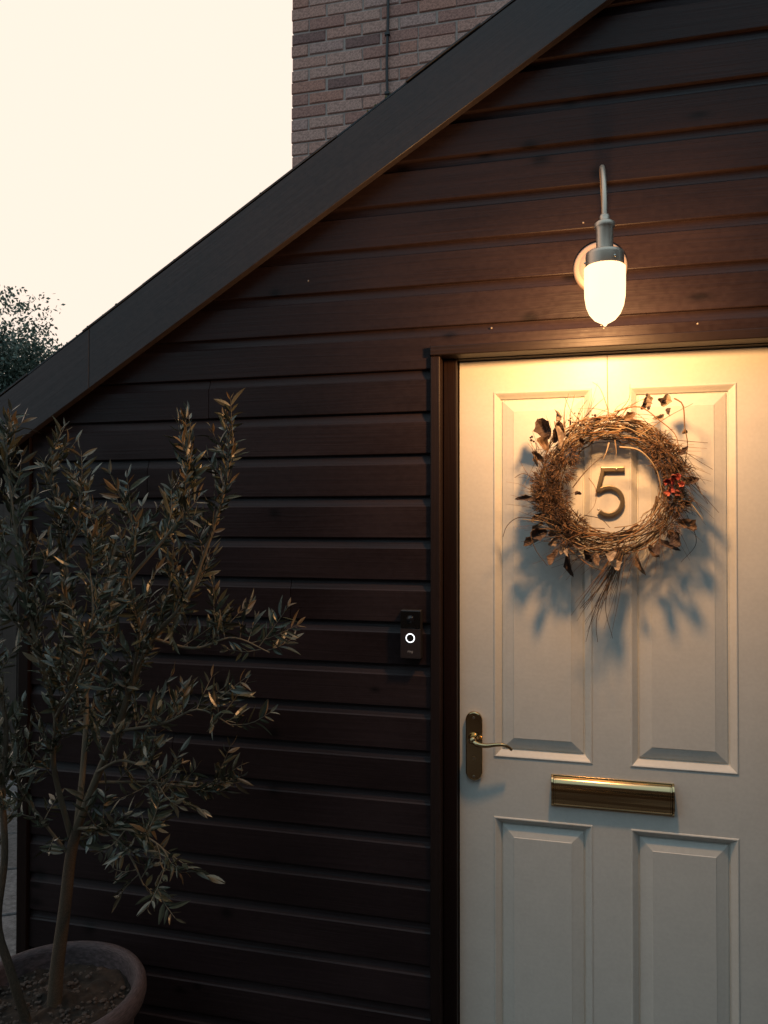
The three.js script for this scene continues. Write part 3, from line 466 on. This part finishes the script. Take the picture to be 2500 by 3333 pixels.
// ---------------------------------------------------------------- pot and olive tree
const POT = [-1.30, 0.30];
{
  const pot = thing('plant_pot', 'large dark clay pot with rolled rim holding the olive tree', 'pot', [POT[0], 0, POT[1]]);
  const clayMap = tex(256, 256, (u, v) => { const t = 0.75 + 0.3 * (soilN(u * 64, v * 64) - 0.5) + 0.15 * (soilF(u * 256, v * 256) - 0.5); return [t, t, t]; }, true, 0.5, 0.5);
  const clay = std([0.14, 0.10, 0.105], 0.8, { map: clayMap, bumpMap: clayMap, bumpScale: 0.001 });
  const g = new THREE.LatheGeometry([[0, 0.004], [0.15, 0.004], [0.155, 0.012], [0.19, 0.2], [0.206, 0.33], [0.209, 0.352], [0.219, 0.358], [0.23, 0.37], [0.2345, 0.388], [0.233, 0.405], [0.226, 0.417], [0.216, 0.421], [0.206, 0.417], [0.2, 0.406], [0.197, 0.37], [0.19, 0.3], [0, 0.3]].map(p => new THREE.Vector2(...p)), 72);
  g.translate(POT[0], 0, POT[1]); part('pot_body', g, clay, pot);
  const soil = new THREE.CircleGeometry(0.196, 48, 0, Math.PI * 2), P = [], I = []; const NR = 26, NT = 72, sn = noise2(40, 40, 31);
  for (let i = 0; i <= NR; i++) for (let j = 0; j < NT; j++) { const r = 0.1965 * i / NR, a = 6.2832 * j / NT, x = r * Math.cos(a), z = r * Math.sin(a); P.push(POT[0] + x, 0.366 + 0.016 * (sn(x * 60 + 20, z * 60 + 20) - 0.5) + 0.02 * (sn(x * 18 + 20, z * 18 + 20) - 0.5) + 0.008 * (1 - i / NR), POT[1] + z); }
  for (let i = 0; i < NR; i++) for (let j = 0; j < NT; j++) { const a = i * NT + j, b = i * NT + (j + 1) % NT, c = a + NT, d = b + NT; I.push(a, b, d, a, d, c); }
  const sg = new THREE.BufferGeometry(); sg.setAttribute('position', new THREE.Float32BufferAttribute(P, 3)); sg.setIndex(I); sg.computeVertexNormals(); boxUV(sg);
  const soilPart = part('soil', sg, std([0.05, 0.038, 0.032], 0.95, { map: dirtMap }), pot);
  const cr = []; for (let i = 0; i < 420; i++) { const r = 0.19 * Math.sqrt(rnd()), a = rr(0, 6.283), q = new THREE.IcosahedronGeometry(rr(0.002, 0.0075), 0); q.scale(1, rr(0.4, 0.9), rr(0.6, 1.4)); q.rotateY(rr(0, 3)); q.translate(POT[0] + r * Math.cos(a), 0.37 + rr(-0.006, 0.006), POT[1] + r * Math.sin(a)); cr.push(q); }
  part('crumbs', cr, std([0.075, 0.055, 0.045], 0.95), soilPart).userData.kind = 'stuff';
}
{
  const tree = thing('olive_tree', 'young olive tree with thin trunk growing in the clay pot', 'olive tree', [-1.297, 0.37, 0.28]);
  const barkMap = tex(256, 256, (u, v) => { const t = 0.6 + 0.35 * soilN(u * 64, v * 20) + 0.2 * (soilF(u * 256, v * 128) - 0.5); return [t, t * 0.97, t * 0.92]; }, true, 0.2, 0.2);
  const bark = std([0.14, 0.105, 0.075], 0.8, { map: barkMap }), twigM = std([0.13, 0.105, 0.07], 0.75);
  const limbs = {
    trunk: [[-1.300, 0.36, 0.285], [-1.297, 0.449, 0.28], [-1.274, 0.616, 0.28], [-1.258, 0.747, 0.28], [-1.241, 0.820, 0.28]],
    A: [[-1.241, 0.820, 0.28], [-1.175, 0.949, 0.30], [-1.103, 1.086, 0.32], [-1.047, 1.207, 0.34], [-0.985, 1.323, 0.35], [-0.895, 1.414, 0.36], [-0.847, 1.524, 0.36], [-0.806, 1.654, 0.35], [-0.782, 1.80, 0.34]],
    A2: [[-1.047, 1.207, 0.34], [-0.979, 1.365, 0.42], [-0.978, 1.474, 0.46], [-0.961, 1.60, 0.48], [-0.973, 1.642, 0.48]],
    A3: [[-0.985, 1.323, 0.35], [-0.886, 1.301, 0.33], [-0.80, 1.325, 0.30], [-0.715, 1.29, 0.28]],
    A4: [[-1.103, 1.086, 0.32], [-0.930, 1.135, 0.38], [-0.835, 1.175, 0.40], [-0.77, 1.13, 0.36]],
    B: [[-1.241, 0.820, 0.28], [-1.251, 0.971, 0.24], [-1.273, 1.142, 0.20], [-1.325, 1.323, 0.18], [-1.363, 1.510, 0.17], [-1.409, 1.702, 0.16], [-1.417, 1.81, 0.16]],
    C: [[-1.259, 0.80, 0.28], [-1.250, 1.008, 0.36], [-1.199, 1.139, 0.42], [-1.220, 1.308, 0.46], [-1.242, 1.471, 0.48], [-1.265, 1.684, 0.50], [-1.286, 1.82, 0.50]],
    D: [[-1.241, 0.820, 0.28], [-1.101, 0.864, 0.36], [-0.988, 0.880, 0.40], [-0.905, 0.843, 0.42], [-0.922, 0.788, 0.44]],
    D2: [[-1.175, 0.949, 0.30], [-1.049, 0.940, 0.24], [-0.943, 0.931, 0.22], [-0.87, 0.943, 0.20]],
    E: [[-1.273, 1.142, 0.20], [-1.225, 1.289, 0.18], [-1.219, 1.449, 0.17], [-1.262, 1.57, 0.16]],
    F: [[-0.978, 1.474, 0.46], [-0.875, 1.599, 0.44], [-0.840, 1.683, 0.42], [-0.852, 1.77, 0.42]],
    G: [[-1.318, 0.36, 0.36], [-1.339, 0.521, 0.40], [-1.356, 0.629, 0.42], [-1.338, 0.797, 0.42], [-1.346, 0.963, 0.42], [-1.355, 1.113, 0.40], [-1.413, 1.291, 0.40], [-1.456, 1.518, 0.40]],
    H: [[-1.199, 1.139, 0.42], [-1.079, 1.269, 0.50], [-1.031, 1.396, 0.52], [-1.044, 1.53, 0.52]],
    I: [[-1.220, 1.308, 0.46], [-1.263, 1.387, 0.50], [-1.339, 1.438, 0.50]],
    J: [[-0.985, 1.323, 0.35], [-0.965, 1.463, 0.30], [-1.003, 1.576, 0.28], [-0.983, 1.63, 0.27]],
    K: [[-1.242, 1.471, 0.48], [-1.34, 1.55, 0.5], [-1.39, 1.68, 0.5]],
    L: [[-1.363, 1.510, 0.17], [-1.30, 1.60, 0.2], [-1.29, 1.70, 0.2]],
    N: [[-1.258, 0.747, 0.28], [-1.31, 0.86, 0.33], [-1.36, 0.95, 0.35], [-1.35, 1.05, 0.36]],
    O: [[-1.16, 0.98, 0.31], [-1.06, 1.03, 0.36], [-0.98, 1.02, 0.38], [-0.93, 0.96, 0.38]],
    P: [[-1.101, 0.864, 0.36], [-1.04, 0.81, 0.36], [-1.0, 0.74, 0.36]],
    M: [[-1.456, 1.518, 0.40], [-1.47, 1.62, 0.42], [-1.45, 1.74, 0.42]],
  };
  const R0 = { trunk: [0.0185, 0.013], A: [0.011, 0.002], B: [0.0085, 0.0018], C: [0.0075, 0.0018], G: [0.012, 0.002] };
  let bn = 0; const twigs = [];
  for (const [k, pts] of Object.entries(limbs)) {
    const [a, b] = R0[k] || [0.0045, 0.0014];
    part(k === 'trunk' ? 'trunk' : 'branch' + (bn++ ? '_' + String(bn - 1).padStart(3, '0') : ''), taper(pts, a, b, pts.length * 5, 9), k === 'trunk' || k === 'G' ? bark : twigM, tree);
    if (k === 'trunk') continue;
    const c = new THREE.CatmullRomCurve3(pts.map(p => V(...p))), L = c.getLength(), t0 = k === 'A' ? 0.22 : k === 'G' ? 0.4 : k === 'B' || k === 'C' ? 0.16 : 0.15, n = Math.round(L * (1 - t0) * 52);
    for (let i = 0; i < n; i++) {
      const t = t0 + (1 - t0) * (i + rnd()) / n, p = c.getPointAt(t), tan = c.getTangentAt(t), side = V(rr(-1, 1), rr(-0.35, 0.6), rr(-1, 1)).normalize(), low = p.y < 1.0;
      const d = tan.clone().multiplyScalar(0.7).addScaledVector(side, 0.85).add(V(0, low ? rr(-0.6, 0.5) : rr(0.4, 1.0), 0)).normalize();
      twigs.push([p, d, rr(0.06, 0.17) * (1 - 0.35 * t), 1]);
    }
    twigs.push([c.getPointAt(0.9), c.getTangentAt(1).multiplyScalar(0.5).add(V(0, 0.8, 0)).normalize(), rr(0.1, 0.13), 2]);
  }
  // leaves: lanceolate, folded along the midrib, slightly recurved
  const leafG = (L, W, bend) => {
    const P = [], U = [], n = 5, f = (i, s) => { const t = i / n, w = W * Math.pow(Math.sin(Math.PI * Math.pow(t, 0.85)), 0.9); return [s * w, L * t, bend * L * t * t + Math.abs(s) * w * 0.35]; };
    for (let i = 0; i < n; i++) for (const s of [[-1, 0], [0, 1]]) quad(P, U, f(i, s[0]), f(i, s[1]), f(i + 1, s[1]), f(i + 1, s[0]), [0, 0], [1, 0], [1, 1], [0, 1]);
    return soup(P, U);
  };
  const gs = [leafG(0.034, 0.0046, -0.12), leafG(0.038, 0.005, 0.1), leafG(0.029, 0.0047, 0.18), leafG(0.045, 0.005, -0.25), leafG(0.026, 0.0038, -0.4), leafG(0.042, 0.0042, 0.35)];
  const ms = [[0.072, 0.078, 0.050], [0.095, 0.095, 0.062], [0.055, 0.062, 0.043], [0.16, 0.165, 0.135], [0.15, 0.11, 0.065]].map(c => phys(c, 0.27, { side: THREE.DoubleSide, transmission: 0.12, thickness: 0, specularIntensity: 0.8 }));
  const leaves = [], stems = [], up = V(0, 1, 0);
  for (const [p0, d0, L, kind] of twigs) {
    const bend = V(rr(-0.2, 0.2), rr(0.0, 0.4), rr(-0.2, 0.2)), p1 = p0.clone().addScaledVector(d0, L * 0.5), d1 = d0.clone().add(bend).normalize(), p2 = p1.clone().addScaledVector(d1, L * 0.5);
    for (const p of [p1, p2]) if (p.z < 0.03) p.z = 0.03;
    stems.push(taper([p0, p1, p2], 0.0015, 0.0006, 5, 5));
    const c = new THREE.CatmullRomCurve3([p0, p1, p2]), n = Math.max(3, Math.round(L / 0.0155)); let ax = V(rr(-1, 1), rr(-1, 1), rr(-1, 1));
    for (let i = 1; i <= n; i++) {
      const t = i / n, p = c.getPointAt(Math.min(1, t)), tan = c.getTangentAt(Math.min(1, t)); const b1 = ax.clone().cross(tan).normalize(); ax = b1.clone().applyAxisAngle(tan, 1.4);
      for (const s of [-1, 1]) {
        if (rnd() < 0.1) continue;
        const open = i === n ? 0.35 : rr(0.5, 0.95), dir = tan.clone().multiplyScalar(1 - open * 0.55).addScaledVector(b1, s * open).add(V(0, rr(-0.1, 0.18), 0)).normalize();
        const q = new THREE.Quaternion().setFromUnitVectors(up, dir).multiply(new THREE.Quaternion().setFromAxisAngle(up, rr(0, 6.283)));
        const sc = (0.72 + 0.5 * Math.sin(Math.PI * (0.15 + 0.7 * t))) * rr(0.6, 1.15), tip = p.clone().addScaledVector(dir, 0.05 * sc);
        if (tip.z < 0.02 || p.z < 0.02) continue;
        const m = i >= n - 1 ? (rnd() < 0.55 ? 4 : 3) : Math.floor(rnd() * 4) % (rnd() < 0.25 ? 4 : 3);
        leaves.push({ p, q, sc, g: Math.floor(rnd() * 6), m, key: sc / (2.0 - p.z) * (p.x > -1.62 + p.z * 0.35 ? 1 : 0.2) * rr(0.7, 1.3) });
      }
    }
  }
  part('twigs', stems, twigM, tree).userData.kind = 'stuff';
  leaves.sort((a, b) => b.key - a.key);
  const rest = ms.map(() => []);
  leaves.forEach((l, i) => {
    if (i < 300) { piece('leaf' + (i ? '_' + String(i).padStart(3, '0') : ''), gs[l.g], ms[l.m], tree, l.p.x, l.p.y, l.p.z, l.q).scale.setScalar(l.sc); return; }
    const g = gs[l.g].clone(); g.applyMatrix4(new THREE.Matrix4().compose(l.p, l.q, V(l.sc, l.sc, l.sc))); rest[l.m].push(g);
  });
  rest.forEach((a, i) => { if (a.length) part('foliage', a, ms[i], tree).userData.kind = 'stuff'; });
  console.log('olive leaves', leaves.length);
}

seed = 5366;
// ---------------------------------------------------------------- garden beyond the cabin's corner
{
  const fence = thing('garden_fence', 'dark close boarded fence standing beyond the cabin corner', 'fence', [-3.9, 0, -2.75]);
  const fm = [[0.07, 0.05, 0.042], [0.085, 0.06, 0.05], [0.06, 0.045, 0.04]].map(c => std(c, 0.85, { map: woodMap }));
  const bg = boxUV(new RoundedBoxGeometry(0.118, 1.75, 0.018, 1, 0.003), false), pg = new RoundedBoxGeometry(0.09, 1.85, 0.09, 1, 0.004);
  for (let i = 0; i < 38; i++) piece('fence_board' + (i ? '_' + String(i).padStart(3, '0') : ''), bg, fm[i % 3], fence, -6.3 + i * 0.122, 0.885 + rr(-0.006, 0.006), -2.75 + (i % 2) * 0.006);
  for (let i = 0; i < 4; i++) piece('fence_post' + (i ? '_' + String(i).padStart(3, '0') : ''), pg, fm[0], fence, -6.2 + i * 1.5, 0.925, -2.82);
}
{
  const C = V(-6.1, 3.2, -4.65), tr = thing('garden_tree', 'leafy tree standing beyond the low end of the cabin roof', 'tree', [C.x, 0, C.z]);
  const bark = std([0.08, 0.06, 0.05], 0.9);
  part('trunk', taper([[C.x, 0, C.z], [C.x + 0.05, 1.0, C.z], [C.x - 0.03, 2.2, C.z], [C.x, 3.2, C.z]], 0.13, 0.03, 20, 10), bark, tr);
  const ends = []; for (let i = 0; i < 30; i++) { const a = rr(0, 6.283), e = rr(0.15, 1.3), y = rr(1.5, 2.75), L = rr(0.6, 1.3), p = V(C.x, y, C.z), d = V(Math.cos(a) * Math.cos(e), Math.sin(e), Math.sin(a) * Math.cos(e)); const q = p.clone().addScaledVector(d, L); part('branch' + (i ? '_' + String(i).padStart(3, '0') : ''), taper([p, p.clone().addScaledVector(d, L * 0.5).add(V(0, 0.06, 0)), q], 0.025, 0.006, 8, 5), bark, tr); ends.push(q, p.clone().addScaledVector(d, L * 0.65)); }
  const cols = [[0.07, 0.115, 0.09], [0.055, 0.095, 0.08], [0.09, 0.14, 0.11]].map(c => phys(c, 0.7, { side: THREE.DoubleSide, transmission: 0.35, thickness: 0 }));
  const P = [[], [], []];
  const leaf = (p, s, k) => { const a = rr(0, 6.283), b = rr(-1.2, 1.2), u = V(Math.cos(a) * Math.cos(b), Math.sin(b), Math.sin(a) * Math.cos(b)), v = V(rr(-1, 1), rr(-1, 1), rr(-1, 1)).cross(u).normalize(), t = p.clone().addScaledVector(u, s), m = p.clone().addScaledVector(u, s * 0.5); const l = m.clone().addScaledVector(v, s * 0.26), r = m.clone().addScaledVector(v, -s * 0.26); P[k].push(p.x, p.y, p.z, l.x, l.y, l.z, t.x, t.y, t.z, p.x, p.y, p.z, t.x, t.y, t.z, r.x, r.y, r.z); };
  for (const e of ends) for (let c = 0; c < 30; c++) { const q = e.clone().add(V(rr(-.36, .36), rr(-.34, .34), rr(-.36, .36))), k = Math.floor(rnd() * 3); for (let i = 0; i < 105; i++) { const o = V(rr(-1, 1), rr(-1, 1), rr(-1, 1)); if (o.length() > 1) continue; leaf(q.clone().addScaledVector(o, 0.16), rr(0.03, 0.058), k); } }
  const cr = subgroup('crown', tr); P.forEach((a, k) => { part('foliage', soup(a), cols[k], cr).userData.kind = 'stuff'; });
}
// the house and fence across the yard, behind the photographer: they keep the low sky off the wall and show in the brass
{
  const h = thing('outbuilding', 'flat roofed outbuilding with three windows wrapping the yard opposite the door', 'outbuilding', [2.2, 0, 4.4]);
  const wallM = std([0.12, 0.095, 0.085], 0.9, { map: stoneMap });
  part('wall', [bx(-2.4, 2.7, 0, 3.7, 4.4, 7), bx(2.702, 5.2, 0, 3.7, 0.4, 7)], wallM, h);
  part('roof', [bx(-2.6, 2.6, 3.702, 3.86, 4.25, 7.2), bx(2.602, 5.3, 3.702, 3.86, 0.3, 7.2)], std([0.06, 0.05, 0.045], 0.9), h);
  for (const [x, y] of [[-1.6, 1.0], [-0.2, 1.0], [1.2, 1.0]]) { const w = part('window', [bx(x, x + 1.2, y, y + 0.06, 4.36, 4.398), bx(x, x + 1.2, y + 1.14, y + 1.2, 4.36, 4.398), bx(x, x + 0.06, y + 0.062, y + 1.138, 4.36, 4.398), bx(x + 1.14, x + 1.2, y + 0.062, y + 1.138, 4.36, 4.398)], std([0.5, 0.5, 0.48], 0.5), h); part('pane', bx(x + 0.062, x + 1.138, y + 0.062, y + 1.138, 4.38, 4.396), phys([0.03, 0.035, 0.04], 0.05), w); }
  const f = thing('yard_fence', 'brown boarded fence joining the outbuilding across the yard', 'fence', [-5, 0, 4.5]);
  const fm = [[0.10, 0.075, 0.06], [0.12, 0.09, 0.07]].map(c => std(c, 0.85)), bg = new RoundedBoxGeometry(0.14, 1.7, 0.018, 1, 0.003);
  for (let i = 0; i < 44; i++) piece('fence_board' + (i ? '_' + String(i).padStart(3, '0') : ''), bg, fm[i % 2], f, -8.45 + i * 0.145, 0.855, 4.5);
}

renderer.render(scene, camera);
